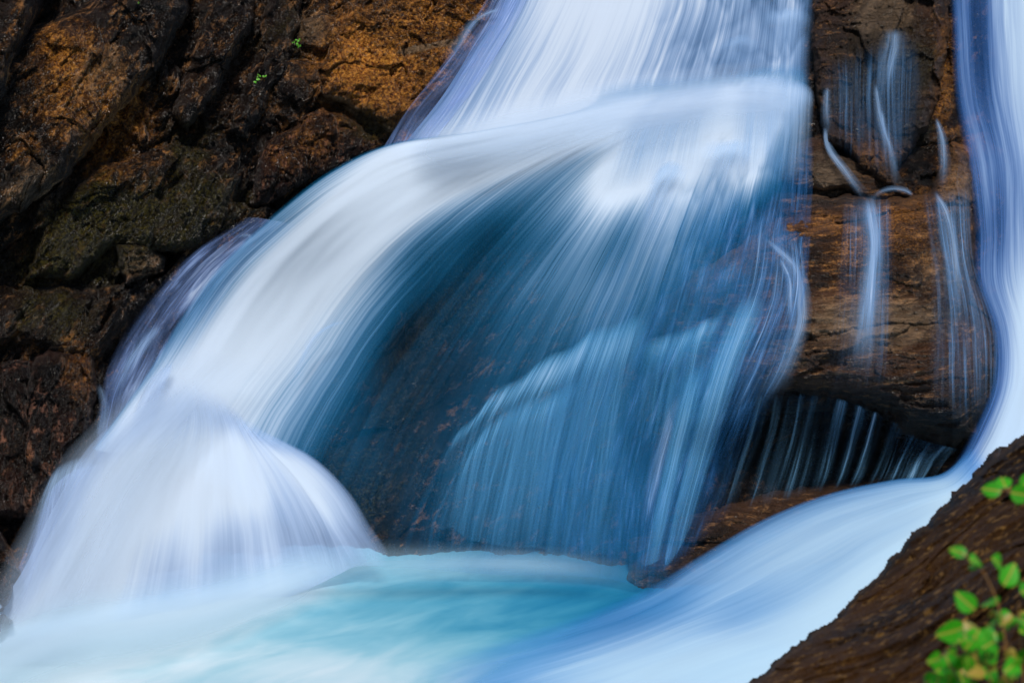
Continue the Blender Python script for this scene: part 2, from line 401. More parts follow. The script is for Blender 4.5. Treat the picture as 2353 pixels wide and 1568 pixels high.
C = crag_disp
fib = lambda P: crag_disp(P, R(80), 0.35, 0.75)
soft = lambda P: crag_disp(P, amp=0.55)
fine = lambda P: crag_disp(P * 1.6, R(20), 0.6, 0.45)
rock('rock_slab', [(-200,170),(0,130),(60,70),(190,10),(300,-90),(450,-90),(430,30),(395,110),(340,190),(270,265),(215,335),(165,400),(100,455),(0,510),(-200,600)], 1.25, M_CRAG, soft, 55, 7,
     label='big orange slab leaning at the upper left of the cliff')
rock('rock_slab', [(-220,-120),(130,-120),(85,40),(35,150),(5,260),(-40,330),(-220,380)], 1.8, M_CRAG, soft, 40, 6, label='dark slab in the very top left corner')
rock('rock_slab', [(460,-90),(590,-90),(585,40),(545,130),(505,215),(430,300),(385,265),(425,150),(455,60)], 0.7, M_CRAG, soft, 30, 8, label='narrow dark brown slab right of the orange slab')
rock('rock_slab', [(610,-90),(680,-90),(690,50),(665,150),(625,220),(570,330),(520,300),(555,200),(600,90)], 0.55, M_CRAG, soft, 26, 8, label='thin upright slab with a yellow leaf-like fleck near the top of the cliff')
rock('boulder', [(690,45),(740,22),(785,45),(800,110),(745,125),(700,112)], 0.45, M_CRAG, soft, 24, 5, label='small grey-brown boulder with a green tuft at the top of the cliff')
rock('boulder', [(650,130),(740,140),(745,200),(690,250),(640,240),(620,200)], 0.4, M_CRAG, soft, 26, 6, label='dark rounded boulder below the small grey-brown one')
rock('rock_outcrop', [(840,-90),(1170,-90),(1125,60),(1035,200),(960,260),(900,303),(855,285),(815,250),(775,232),(740,225),(722,180),(760,90)], 0.75, M_CRAG, fine, 30, 9, label='bright gold and orange crinkled rock at the top beside the fall')
rock('rock_outcrop', [(610,325),(735,245),(800,262),(860,310),(890,330),(850,370),(720,410),(640,455),(575,480),(585,400)], 0.45, M_FIBRE, fine, 30, 8, label='reddish brown glossy rock just above the big white jet')
rock('rock_ledge', [(100,500),(240,370),(400,330),(560,360),(545,470),(500,560),(400,588),(275,560),(180,640),(60,640)], 0.5, M_CRAG, soft, 40, 9, label='olive mossy ledge in the middle of the left cliff', cat='rock')
rock('rock_block', [(268,563),(330,557),(382,588),(378,625),(330,640),(290,656),(270,610)], 0.45, M_FIBRE, fine, 14, 4, label='small pinkish grey block below the mossy ledge')
rock('boulder', [(-60,700),(60,660),(240,655),(330,660),(345,690),(290,760),(220,830),(60,800),(-60,800)], 0.45, M_CRAG, soft, 40, 8, label='dark boulder under the mossy ledge beside the thin side streams')
rock('rock_outcrop', [(-200,820),(60,830),(110,800),(212,810),(222,900),(210,1030),(130,1090),(105,1185),(0,1190),(-200,1190)], 0.55, M_FIBRE, fib, 30, 8, label='upright fibrous copper-brown outcrop at the left edge')
rock('boulder', [(-120,1200),(0,1215),(30,1260),(48,1310),(40,1370),(10,1410),(-120,1420)], 1.3, M_FIBRE, fine, 22, 5, label='small red-brown boulder at the left edge below the copper-brown outcrop')
rock('boulder', [(-120,1420),(10,1400),(38,1425),(30,1470),(-20,1540),(-120,1560)], 1.4, M_FIBRE, fine, 22, 5, label='lowest dark boulder at the left edge by the foam')
dm = lambda P: dome_disp(P)
dmr = lambda P: crag_disp(P, R(70), 0.5, 0.6)
rock('rock_outcrop', [(1850,-90),(2180,-90),(2182,60),(2165,190),(2135,290),(2095,340),(2062,395),(2058,430),(1990,400),(1940,350),(1895,330),(1878,230),(1862,90)], 0.9, M_DOME, dmr, 32, 8, label='black and green wet outcrop between the two falls, pale at the top')
rock('rock_ledge', [(1775,425),(1830,330),(1890,305),(1930,350),(1990,365),(2060,390),(2090,450),(2010,462),(1930,437),(1860,437)], 0.55, M_DOME, dm, 22, 6, label='tan ledge under the black outcrop crossed by a thin rivulet')
rock('boulder', [(1780,440),(1900,445),(2010,452),(2130,442),(2185,330),(2235,340),(2245,480),(2240,640),(2300,770),(2285,860),(2245,1000),(2190,1025),(2110,1000),(2060,995),(2045,960),(1990,930),(1900,905),(1800,900),(1700,905),(1560,880),(1450,800),(1500,700),(1640,600),(1740,530)],
     0.75, M_DOME, dm, 60, 9, label='large brown banded boulder right of the fan of water', bulge=0.5, tuck=1.6)
rock('rock_ledge', [(2230,1040),(2110,1070),(1990,1090),(1850,1112),(1700,1150),(1560,1190),(1440,1240),(1440,1460),(1800,1430),(2050,1250),(2250,1160)], 0.75, M_DOME, dm, 40, 7, tilt=(0, -0.25), label='low brown rock shelf between the dark hollow and the side chute', tuck=1.2)

# near bank rock
near = TPS([(2352,1000,16),(2230,1110,15.6),(2000,1350,14.6),(1730,1568,13.4),(2352,1568,11.2),(2352,1300,13),(2800,900,16),(2800,1568,10),(2100,1568,12.2),(1500,1800,13),(2352,1850,9.4),(2800,1850,8.5)])
frontd = lambda P: dome_disp(P * 1.3, R(40), 0.3, 0.9) * 0.8
o = rock('bank_rock', [(2700,700),(2420,950),(2352,1012),(2290,1050),(2225,1115),(2160,1180),(2100,1240),(2050,1300),(1990,1360),(1930,1420),(1860,1475),(1790,1530),(1730,1575),(1560,1720),(1560,1900),(2800,1900),(2800,700)],
     0.0, M_FRONT, frontd, 70, 10, own=near, step=3.2, label='dark brown sloping rock of the near bank at the lower right', tuck=2.0)
o.data['bank'] = 1

# ------------------------------------------------------------------ water
def catmull(P, t):
    P = np.asarray(P, float); n = len(P)
    # chord-length parameter
    t = np.asarray(t) * (n - 1); i = np.clip(np.floor(t).astype(int), 0, n - 2); f = (t - i)[:, None] if P.ndim == 2 else (t - i)[:, None, None]
    g = lambda k: P[np.clip(k, 0, n - 1)]
    p0 = np.where((i == 0).reshape(f.shape), 2 * g(i) - g(i + 1), g(i - 1)) ; p1 = g(i); p2 = g(i + 1)
    p3 = np.where((i == n - 2).reshape(f.shape), 2 * g(i + 1) - g(i), g(i + 2))
    return 0.5 * ((2 * p1) + (-p0 + p2) * f + (2 * p0 - 5 * p1 + 4 * p2 - p3) * f ** 2 + (-p0 + 3 * p1 - 3 * p2 + p3) * f ** 3)
def resample(g, n):
    g = np.array(g, float); fine_ = catmull(g, np.linspace(0, 1, 40 * len(g)))
    s = np.concatenate([[0], np.cumsum(np.hypot(*np.diff(fine_[:, :2], axis=0).T))]); L = s[-1]
    q = np.linspace(0, L, n)
    return np.stack([np.interp(q, s, fine_[:, k]) for k in range(g.shape[1])], 1), L
def sheet(name, guides, mat, off, label, ns=None, nt=None, ripple=0.05, edge=(0.0, 0.0), ends=(0.0, 0.0), pool=True, cat='waterfall', uscale=1.0, own=None, seed=0, boost=False, step=0.0, zl=0.0):
    """guides: streamlines of (x, y, density[, offset]); the surface is lofted across them"""
    L = []; G = []
    nt = nt or 120
    for g in guides:
        r, l = resample([p if len(p) == 4 else (*p, off) for p in g], nt); G.append(r); L.append(l)
    G = np.array(G)                                  # guides, t, 4
    wid = np.hypot(*(np.diff(G[:, :, :2], axis=0).transpose(2, 0, 1))).sum(0).mean()
    ns = ns or int(max(8, wid / 6))
    s = np.linspace(0, 1, ns)
    A = catmull(G, s)                                # ns, nt, 4
    px, py, de, of = A[..., 0], A[..., 1], np.clip(A[..., 2], 0, None), A[..., 3]
    Y = (own or base)(px, py) - of
    if boost: Y = Y - 0.8 * sstep(1330, 1600, px) * sstep(430, 640, py) * (1 - 0.4 * sstep(950, 1150, py))
    if own is not None:
        yp = ypool(py, 0.06); hh = sstep(-0.3, 0.3, Y - yp + 0.0); Y = Y * (1 - hh) + np.minimum(Y, yp) * hh
    if pool:
        yp = ypool(py, zl) ; k = 0.5
        hh = np.clip(0.5 + 0.5 * (yp - Y) / k, 0, 1)
        Y = yp * (1 - hh) + Y * hh - k * hh * (1 - hh)
    tt = np.linspace(0, 1, nt)[None, :] + 0 * px; ss = s[:, None] + 0 * px
    q = np.stack([ss * wid / 60, tt * np.mean(L) / 420, 0 * ss + seed * 3.3], -1)
    Y = Y - ripple * fbm(q, 3) * 1.5
    if edge[0]: de = de * sstep(0, edge[0], ss)
    if edge[1]: de = de * sstep(0, edge[1], 1 - ss)
    if ends[0]: de = de * sstep(0, ends[0], tt)
    if ends[1]: de = de * sstep(0, ends[1], 1 - tt)
    uv = np.stack([ss * wid / 100 * uscale + seed * 1.7, tt * np.mean(L) / 100], -1)
    V = pts(px, py, Y) * S
    o = fast_mesh(name, V, grid_quads(ns, nt), mat, {'dens': de.ravel(), 'step': (step * sstep(1430, 1680, px)).ravel()}, uv=uv)
    return tag(o, label, cat, kind='structure')
def ribbon(pts_, w, dens, off, mat, name, label, seed=0, pool=True):
    """a narrow stream following a path; w = width at each point"""
    r, l = resample([(*p[:2], p[2] if len(p) > 2 else 1.0, ww) for p, ww in zip(pts_, w)], max(20, int(len(pts_) * 10)))
    d = np.gradient(r[:, :2], axis=0); d /= np.linalg.norm(d, axis=1)[:, None] + 1e-9
    n = np.stack([-d[:, 1], d[:, 0]], 1)
    gs = []
    for k, prof in ((-1.3, 0), (-.6, .3), (-.15, 1), (.3, .75), (.8, .2), (1.4, 0)):
        gs.append([(r[i, 0] + n[i, 0] * k * r[i, 3] / 2, r[i, 1] + n[i, 1] * k * r[i, 3] / 2, dens * 0.55 * r[i, 2] * prof) for i in range(0, len(r), 3)])
    return sheet(name, gs, mat, off, label, ns=13, nt=max(24, len(r)), ripple=0.01, pool=pool, cat='stream', seed=seed, ends=(0.12, 0.6))

# upper fall, from the top down to the lip
sheet('upper_waterfall', [
 [(1160,-120,0.00),(1150,0,0.16),(1080,120,0.42),(1010,230,0.68),(930,330,0.68),(890,400,0.68)],
 [(1215,-120,1.26),(1190,0,1.51),(1120,130,1.51),(1050,250,1.51),(985,345,2.09),(945,415,2.09)],
 [(1310,-120,3.35),(1280,0,3.35),(1220,120,2.51),(1160,230,2.51),(1110,335,4.19),(1070,405,4.19)],
 [(1420,-120,4.19),(1390,0,3.77),(1340,120,2.93),(1290,210,2.93),(1250,310,5.02),(1210,380,5.02)],
 [(1520,-120,2.93),(1490,0,2.93),(1455,110,2.51),(1420,200,2.67),(1390,290,5.02),(1350,360,5.02)],
 [(1600,-120,1.84),(1590,0,1.67),(1560,100,1.51),(1530,190,1.67),(1510,280,3.35),(1470,350,3.35)],
 [(1680,-120,1.51),(1675,0,1.17),(1655,90,1.17),(1630,180,0.84),(1610,255,2.51),(1570,325,2.51)],
 [(1760,-120,1.34),(1755,0,0.84),(1745,90,0.84),(1730,170,0.50),(1720,225,1.67),(1680,295,1.67)],
 [(1830,-120,1.34),(1825,0,1.00),(1815,90,1.09),(1810,170,1.09),(1800,225,1.34),(1760,295,1.34)],
 [(1885,-120,0.68),(1880,0,0.42),(1868,90,0.50),(1865,170,0.42),(1865,235,0.68),(1825,305,0.68)],
], M_FALL, 0.9, 'broad white upper fall pouring down to the rounded lip', nt=110, ripple=0.02, edge=(0.0, 0.12), ends=(0, 0.22), step=0.3)

# wide fan that leaves the lip: a solid jet to the left, a thin veil in the middle, torn curtains at the right
sheet('fan_waterfall', [
 [(1375,187,0.50),(1330,250,0.80),(1100,300,1.50),(900,328,1.00),(760,390,0.80),(640,480,0.70),(520,590,0.70),(430,700,0.40),(340,850,1.00),(270,950,1.50),(210,1030,1.20)],
 [(1425,180,4.00),(1380,255,6.00),(1120,312,6.00),(920,348,4.20),(775,425,2.60),(655,515,1.40),(550,610,1.20),(465,720,1.20),(385,850,2.50),(315,950,3.50),(260,1040,3.00)],
 [(1475,175,6.90),(1430,250,7.00),(1150,335,8.00),(950,390,7.00),(800,475,5.00),(680,580,4.50),(580,690,4.00),(505,800,4.00),(440,900,4.00),(380,980,4.00),(330,1040,4.00)],
 [(1515,173,6.90),(1470,248,6.90),(1200,350,5.50),(1010,430,4.50),(860,530,4.20),(740,650,3.80),(650,770,3.40),(575,870,3.00),(520,950,3.00),(470,1020,3.00),(430,1080,3.00)],
 [(1545,172,5.75),(1500,247,5.75),(1260,355,3.50),(1090,450,1.90),(950,560,0.90),(830,690,1.60),(740,820,1.70),(670,920,1.60),(620,1000,1.60),(590,1070,1.50),(560,1150,1.00)],
 [(1575,171,5.75),(1530,246,5.75),(1310,360,2.20),(1150,480,0.46),(1020,610,0.23),(900,750,0.17),(810,880,0.34),(750,990,0.32),(710,1080,0.22),(690,1150,0.12),(680,1220,0.05)],
 [(1605,170,7.50),(1560,245,5.75),(1370,365,2.00),(1230,500,0.54),(1110,640,0.18),(1000,790,0.11),(910,930,0.10),(850,1050,0.16),(810,1150,0.10),(852,1206,0.06),(780,1290,0.02)],
 [(1635,168,7.50),(1590,243,7.50),(1430,365,5.20),(1310,510,1.17),(1200,660,0.53),(1100,820,0.19),(1020,970,0.14),(960,1090,0.12),(920,1180,0.09),(900,1240,0.06),(890,1300,0.02)],
 [(1665,165,7.50),(1620,240,7.50),(1480,360,6.84),(1380,510,1.89),(1285,670,0.69),(1200,830,0.35),(1130,980,0.27),(1080,1100,0.27),(1045,1190,0.24),(1030,1250,0.18),(1020,1310,0.20)],
 [(1705,157,7.50),(1660,232,7.50),(1540,350,5.92),(1450,510,1.14),(1370,680,0.94),(1300,840,0.35),(1240,990,0.32),(1200,1110,0.40),(1175,1200,0.36),(1165,1260,0.29),(1160,1320,0.22)],
 [(1745,149,6.00),(1700,224,6.00),(1600,345,4.47),(1525,510,1.82),(1455,680,0.80),(1395,840,0.68),(1350,990,0.58),(1320,1110,0.40),(1300,1200,0.36),(1290,1260,0.29),(1285,1320,0.22)],
 [(1790,141,5.25),(1745,216,5.25),(1665,335,3.27),(1600,500,1.03),(1545,670,0.45),(1500,830,0.27),(1460,990,0.27),(1430,1110,0.36),(1415,1200,0.32),(1405,1260,0.29),(1400,1330,0.22)],
 [(1802,137,4.50),(1790,212,4.50),(1730,325,5.28),(1680,480,0.74),(1635,650,0.36),(1590,820,0.36),(1550,980,0.36),(1525,1110,0.27),(1510,1200,0.22),(1500,1270,0.22),(1490,1350,0.22)],
 [(1838,140,3.75),(1830,215,3.75),(1790,320,2.70),(1760,470,0.31),(1725,640,0.20),(1685,810,0.29),(1640,960,0.22),(1610,1090,0.18),(1585,1190,0.14),(1565,1260,0.09),(1550,1340,0.04)],
 [(1866,147,2.25),(1862,222,2.25),(1850,320,1.20),(1845,460,0.15),(1825,630,0.08),(1780,800,0.05),(1730,940,0.03),(1690,1070,0.04),(1660,1170,0.01),(1640,1240,0.00),(1620,1310,0.00)],
], M_FAN, 1.15, 'wide fan of silky water spreading from the lip to the pool', nt=200, ripple=0.015, boost=True, ends=(0.10, 0), step=0.2, edge=(0.025, .13))

M_MIST = water_material('spray_mist', 2.0, 0.3, 1.2, thin=(0.52, 0.66, 0.84), thick=(0.68, 0.79, 0.93), seed=33)
lp = [(930,345),(1060,318),(1200,292),(1330,266),(1440,244),(1560,226),(1680,212),(1780,212),(1870,222)]
sheet('spray', [[(x, y + dy, dd * (1.0 if 1 < k < 7 else .7)) for k, (x, y) in enumerate(lp)] for dy, dd in ((-70, 0), (-42, .3), (-12, .9), (18, 1.1), (55, .4), (100, 0))],
      M_MIST, 1.35, 'bright soft spray along the rounded lip between the upper fall and the fan', nt=90, ripple=0.02, ends=(0.1, 0.12), seed=34)
sheet('spray', [[(470 + dx, 800 + 0.2 * dx, 0), (400 + dx, 880, .35 * dd), (330 + dx, 960, .6 * dd), (240 + dx, 1060, .6 * dd), (160 + dx, 1200, .5 * dd), (80 + dx, 1360, .5 * dd), (10 + dx, 1520, .4 * dd)] for dx, dd in ((-110, 0), (-60, .5), (0, 1), (70, 1), (140, .5), (200, 0))],
      M_MIST, 1.75, 'loose spray blowing off the left side of the lower burst', nt=90, ripple=0.03, seed=35, zl=0.12)

# second, ragged veil nearer to the rock at the right
sheet('torn_veil', [
 [(1500,330,0.00),(1420,520,0.10),(1340,720,0.15),(1270,900,0.15),(1230,1080,0.10),(1210,1290,0.05)],
 [(1600,330,0.24),(1530,520,0.29),(1450,720,0.24),(1380,900,0.24),(1340,1080,0.24),(1320,1290,0.15)],
 [(1700,320,0.39),(1640,520,0.39),(1580,720,0.24),(1520,900,0.34),(1470,1080,0.29),(1440,1320,0.20)],
 [(1780,310,0.49),(1740,500,0.34),(1690,700,0.24),(1630,880,0.44),(1560,1080,0.39),(1500,1330,0.29)],
 [(1840,300,0.39),(1830,480,0.24),(1800,680,0.20),(1730,870,0.20),(1660,1060,0.10),(1590,1270,0.05)],
 [(1870,300,0.00),(1865,480,0.05),(1850,680,0.05),(1800,860,0.00),(1730,1040,0.00),(1670,1200,0.00)],
], water_material('torn_water', 16, 0.9, 4.2, thin=(0.04, 0.22, 0.58), seed=4), 0.98, 'ragged thin curtain of water over the right part of the fan', nt=160, ripple=0.03, seed=3, boost=True, ends=(0.1, 0.05), step=0.35)

# lower left cone that bursts from where the jet lands
sheet('lower_cone', [
 [(300,850,0.00),(300,930,0.34),(200,1030,0.51),(120,1170,0.51),(40,1330,0.62),(-80,1480,1.00),(-160,1600,1.25)],
 [(325,840,1.70),(330,930,2.72),(225,1070,2.72),(160,1230,2.00),(80,1380,2.50),(0,1500,3.00),(-60,1620,3.75)],
 [(350,838,1.70),(370,940,5.10),(270,1100,5.10),(215,1260,3.75),(165,1390,3.25),(120,1500,3.75),(80,1620,3.75)],
 [(378,840,1.70),(410,960,5.10),(325,1130,4.76),(285,1270,3.50),(260,1360,3.25),(240,1430,2.75),(225,1500,2.50)],
 [(408,846,1.70),(442,970,5.44),(385,1140,4.08),(355,1260,2.12),(340,1340,1.62),(330,1400,1.50),(325,1470,1.88)],
 [(440,856,1.70),(473,980,5.78),(450,1140,4.08),(440,1250,2.75),(432,1330,1.88),(428,1390,1.62),(425,1460,1.75)],
 [(470,872,1.70),(505,985,5.78),(515,1130,3.74),(520,1230,1.75),(520,1310,1.25),(520,1370,1.25),(520,1430,1.50)],
 [(500,892,1.70),(538,985,5.78),(575,1110,4.42),(595,1200,2.25),(605,1280,1.88),(612,1340,1.88),(615,1390,1.88)],
 [(524,912,1.70),(563,990,5.10),(625,1090,2.72),(665,1175,1.53),(690,1250,1.00),(705,1305,1.12),(712,1350,1.25)],
 [(542,932,1.70),(580,995,5.10),(660,1080,3.06),(715,1160,1.87),(750,1230,0.88),(770,1285,0.88),(775,1320,1.00)],
 [(552,944,1.70),(590,1000,4.42),(674,1079,4.42),(735,1158,3.23),(775,1225,1.75),(805,1275,1.12),(820,1300,0.62)],
 [(556,950,0.00),(612,990,0.00),(722,1050,0.00),(802,1128,0.00),(852,1206,0.00),(890,1262,0.00),(890,1300,0.00)],
], M_SILK, 1.4, 'domed lower burst of white water falling into the foam', nt=110, ripple=0.02, cat='waterfall', ends=(0.5, 0))

# thin side streams between the left cliff and the jet
sheet('side_stream', [
 [(560,500,0),(430,590,.1),(330,700,.05),(250,830,.1),(225,960,.1),(215,1060,.1)],
 [(590,500,.2),(460,600,.5),(360,720,.35),(285,850,.4),(250,970,.4),(235,1060,.5)],
 [(620,505,.6),(490,610,.8),(395,740,.5),(320,870,.7),(275,980,.6),(255,1060,.8)],
 [(650,510,.6),(520,620,.6),(430,760,.6),(355,890,.4),(305,990,.6),(280,1060,.8)],
 [(680,520,1),(550,630,1),(465,770,1),(390,900,.8),(335,1000,.8),(305,1060,1)],
], water_material('side_water', 10, 0.7, 4.2, thin=(0.20, 0.33, 0.70), dist=0.6, seed=7), 0.62, 'thin broken side stream between the left cliff and the white jet', nt=100, ripple=0.04, seed=5, edge=(0.1, 0))
sheet('side_stream', [
 [(1150,-60,0),(1080,60,.1),(1000,170,.1),(930,260,.1),(880,340,.2)],
 [(1170,-60,.4),(1110,60,.4),(1030,170,.35),(960,260,.3),(910,350,.5)],
 [(1200,-60,.6),(1140,60,.4),(1060,180,.35),(990,270,.4),(940,350,.6)],
 [(1240,-60,.6),(1180,60,.5),(1100,190,.5),(1030,280,.6),(980,350,.8)],
], water_material('seep_water', 10, 0.6, 4.6, thin=(0.22, 0.36, 0.75), dist=0.5, seed=11), 0.95, 'thin bluish side stream over the orange rock left of the upper fall', nt=70, ripple=0.03, seed=6)
sheet('side_stream', [
 [(90,1180,0),(60,1260,.2),(20,1350,.3),(-30,1440,.4)],
 [(120,1120,.5),(100,1230,.5),(70,1330,.6),(20,1430,.9)],
 [(170,1080,.8),(150,1200,.6),(120,1310,.7),(80,1420,1.2)],
 [(215,1070,.9),(195,1180,.8),(170,1290,1),(130,1410,1.5)],
 [(240,1060,1),(225,1170,1),(200,1280,1.5),(170,1400,2)],
], water_material('edge_water', 8, 0.5, 3.6, thin=(0.24, 0.36, 0.75), dist=0.5, seed=15), 0.9, 'misty side stream over the rocks at the lower left edge', nt=70, ripple=0.04, seed=8)

# right fall that turns left at the bottom and runs out into the pool as a chute
def o_(a, b): return (*a, b)
sheet('right_waterfall', [
 [(2172,-120,0.00,.6),(2182,60,0.11,.6),(2190,220,0.23,.7),(2215,380,0.23,.7),(2232,520,0.15,.8),(2235,640,0.30,.9),(2275,760,0.49,1.0),(2275,880,0.49,1.1),(2235,980,0.49,1.3),(2190,1060,0.68,1.7),(2130,1100,0.59,2.2)],
 [(2200,-120,0.75,.7),(2205,60,0.68,.7),(2215,220,0.68,.8),(2250,380,0.88,.8),(2265,520,0.59,.9),(2265,640,0.88,1.0),(2300,760,1.17,1.1),(2300,880,1.27,1.2),(2265,980,1.27,1.5),(2220,1060,1.46,1.9),(2150,1120,1.46,2.4)],
 [(2245,-120,0.49,.8),(2250,60,0.34,.8),(2262,220,0.49,.9),(2295,380,0.98,.9),(2300,520,0.78,1.0),(2300,640,1.37,1.1),(2330,760,2.44,1.2),(2335,880,2.93,1.3),(2300,980,2.93,1.7),(2250,1070,2.93,2.1),(2170,1145,2.93,2.6)],
 [(2290,-120,1.56,.9),(2300,60,1.76,.9),(2312,220,1.76,1),(2335,380,1.56,1),(2340,520,1.76,1.1),(2345,640,2.54,1.2),(2365,760,3.90,1.3),(2370,880,3.90,1.5),(2335,990,3.90,1.9),(2280,1085,3.90,2.3),(2200,1175,3.90,2.8)],
 [(2350,-120,2.93,1),(2360,60,2.93,1),(2370,220,2.93,1.1),(2390,380,2.93,1.1),(2400,520,2.93,1.2),(2405,640,3.90,1.3),(2415,760,3.90,1.5),(2415,880,3.90,1.8),(2375,1005,3.90,2.2),(2310,1110,3.90,2.6),(2230,1210,3.90,3.1)],
 [(2500,-120,2.93,1.0),(2510,60,2.93,1),(2520,220,2.93,1.1),(2530,380,2.93,1.1),(2540,520,2.93,1.2),(2540,640,3.90,1.4),(2530,760,3.90,1.7),(2500,880,3.90,2.1),(2440,1020,3.90,2.7),(2360,1140,3.90,3.2),(2270,1260,3.90,3.7)],
], water_material('right_fall_water', 7, 0.22, 2.1, thin=(0.05, 0.20, 0.62), thick=(0.58, 0.77, 0.97), seed=2, dist=0.25), .9, 'blue-white fall along the right edge behind the near bank rock', nt=150, ripple=0.03, pool=False, seed=9, edge=(0.2, 0), ends=(0, 0.12))

# chute surface: real sloping water from z = 2 down to the pool
chute = TPS([(2250,1030,27.2),(2400,950,27.4),(2130,1100,26.9),(2180,1180,25.8),(2260,1240,24.8),(1900,1145,26.9),(1960,1260,25.6),(2060,1380,24.2),(1700,1230,27.0),(1760,1350,25.7),(1880,1480,24.0),
             (1480,1370,26.15),(1500,1450,25.15),(1550,1600,23.0),(1200,1500,24.35),(1200,1600,23.1),(900,1580,23.25),(2000,1600,22.6),(1700,1700,21.8)])
sheet('side_chute', [
 [(2240,1010,0.00),(2165,1085,0.00),(2050,1100,0.00),(1900,1133,0.00),(1750,1192,0.00),(1600,1278,0.00),(1480,1350,0.00),(1330,1410,0.00),(1130,1470,0.00),(900,1530,0.00)],
 [(2250,1020,2.88),(2175,1100,2.30),(2055,1118,1.73),(1905,1152,1.34),(1755,1214,1.25),(1605,1303,0.96),(1485,1372,0.58),(1330,1430,0.38),(1130,1490,0.48),(900,1560,0.58)],
 [(2265,1035,3.84),(2195,1115,2.88),(2085,1150,2.30),(1945,1200,2.30),(1800,1270,2.30),(1650,1350,1.73),(1530,1410,0.96),(1360,1475,1.15),(1150,1535,1.54),(930,1610,1.92)],
 [(2285,1050,3.84),(2220,1135,3.84),(2120,1190,2.88),(1995,1260,2.50),(1860,1340,2.11),(1710,1410,1.54),(1580,1455,2.11),(1400,1520,2.50),(1180,1590,2.88),(960,1680,2.88)],
 [(2310,1065,3.84),(2250,1160,3.84),(2160,1240,3.84),(2050,1330,3.84),(1930,1410,3.46),(1780,1475,2.88),(1640,1520,2.88),(1450,1590,2.88),(1230,1660,2.88),(1000,1750,2.88)],
 [(2360,1090,3.84),(2310,1200,3.84),(2230,1310,3.84),(2130,1410,3.84),(2020,1490,3.84),(1870,1560,3.84),(1720,1610,3.26),(1540,1690,2.88),(1320,1760,2.88),(1080,1850,2.88)],
], M_CHUTE, 0.0, 'smooth pale blue chute sweeping from the right down into the pool', nt=160, ripple=0.05, pool=False, own=chute, seed=12, cat='stream', ends=(0.10, 0.35))

M_FILM = water_material('film_water', 20, 0.3, 7.0, thin=(0.14, 0.34, 0.66), thick=(0.6, 0.75, 0.95), seed=60)
sheet('film_of_water', [[(1880,130,0.04),(1885,230,0.10),(1895,320,0.08)],[(1960,110,0.06),(1960,240,0.08),(1955,370,0.04)],[(2040,75,0.20),(2035,230,0.18),(2045,420,0.12)],[(2085,65,0.16),(2080,200,0.12),(2075,400,0.08)],[(2130,150,0.02),(2120,250,0.04),(2100,380,0.04)]],
      M_FILM, 1.35, 'fine threads of water running down the black outcrop', nt=50, ripple=0.02, seed=61, ends=(.3,.4), edge=(.15,.15), pool=False)
sheet('film_of_water', [[(1930,450,0.04),(1920,620,0.04),(1900,800,0.04),(1870,930,0.04)],[(1975,445,0.32),(1975,620,0.18),(1965,800,0.10),(1940,940,0.05)],[(2015,445,0.40),(2015,620,0.20),(2005,800,0.10),(1985,940,0.05)],[(2055,450,0.06),(2060,620,0.12),(2060,800,0.06),(2050,960,0.03)]],
      M_FILM, 1.6, 'broad film of water over the middle of the brown boulder', nt=70, ripple=0.02, seed=62, ends=(.12,.5), edge=(.2,.2), pool=False)
sheet('film_of_water', [[(2110,440,0.02),(2130,600,0.04),(2130,760,0.04),(2140,980,0.04)],[(2150,430,0.16),(2175,600,0.14),(2190,760,0.14),(2200,990,0.08)],[(2190,430,0.20),(2210,600,0.16),(2240,760,0.18),(2250,990,0.12)],[(2230,420,0.24),(2240,600,0.24),(2290,760,0.24),(2285,960,0.20)]],
      M_FILM, 1.5, 'film of water on the right flank of the brown boulder', nt=70, ripple=0.02, seed=63, ends=(.1,.3), edge=(.2,.1), pool=False)
sheet('film_of_water', [[(1700,480,0.04),(1660,640,0.04),(1600,800,0.06),(1540,960,0.04)],[(1770,500,0.16),(1750,660,0.16),(1690,820,0.14),(1620,980,0.08)],[(1820,520,0.20),(1830,660,0.20),(1790,820,0.12),(1720,960,0.08)],[(1850,540,0.12),(1850,680,0.12),(1830,820,0.08),(1780,930,0.04)]],
      M_FILM, 1.85, 'thin threads of water over the left shoulder of the brown boulder', nt=70, ripple=0.02, seed=64, ends=(.12,.3), edge=(.2,.2), pool=False)

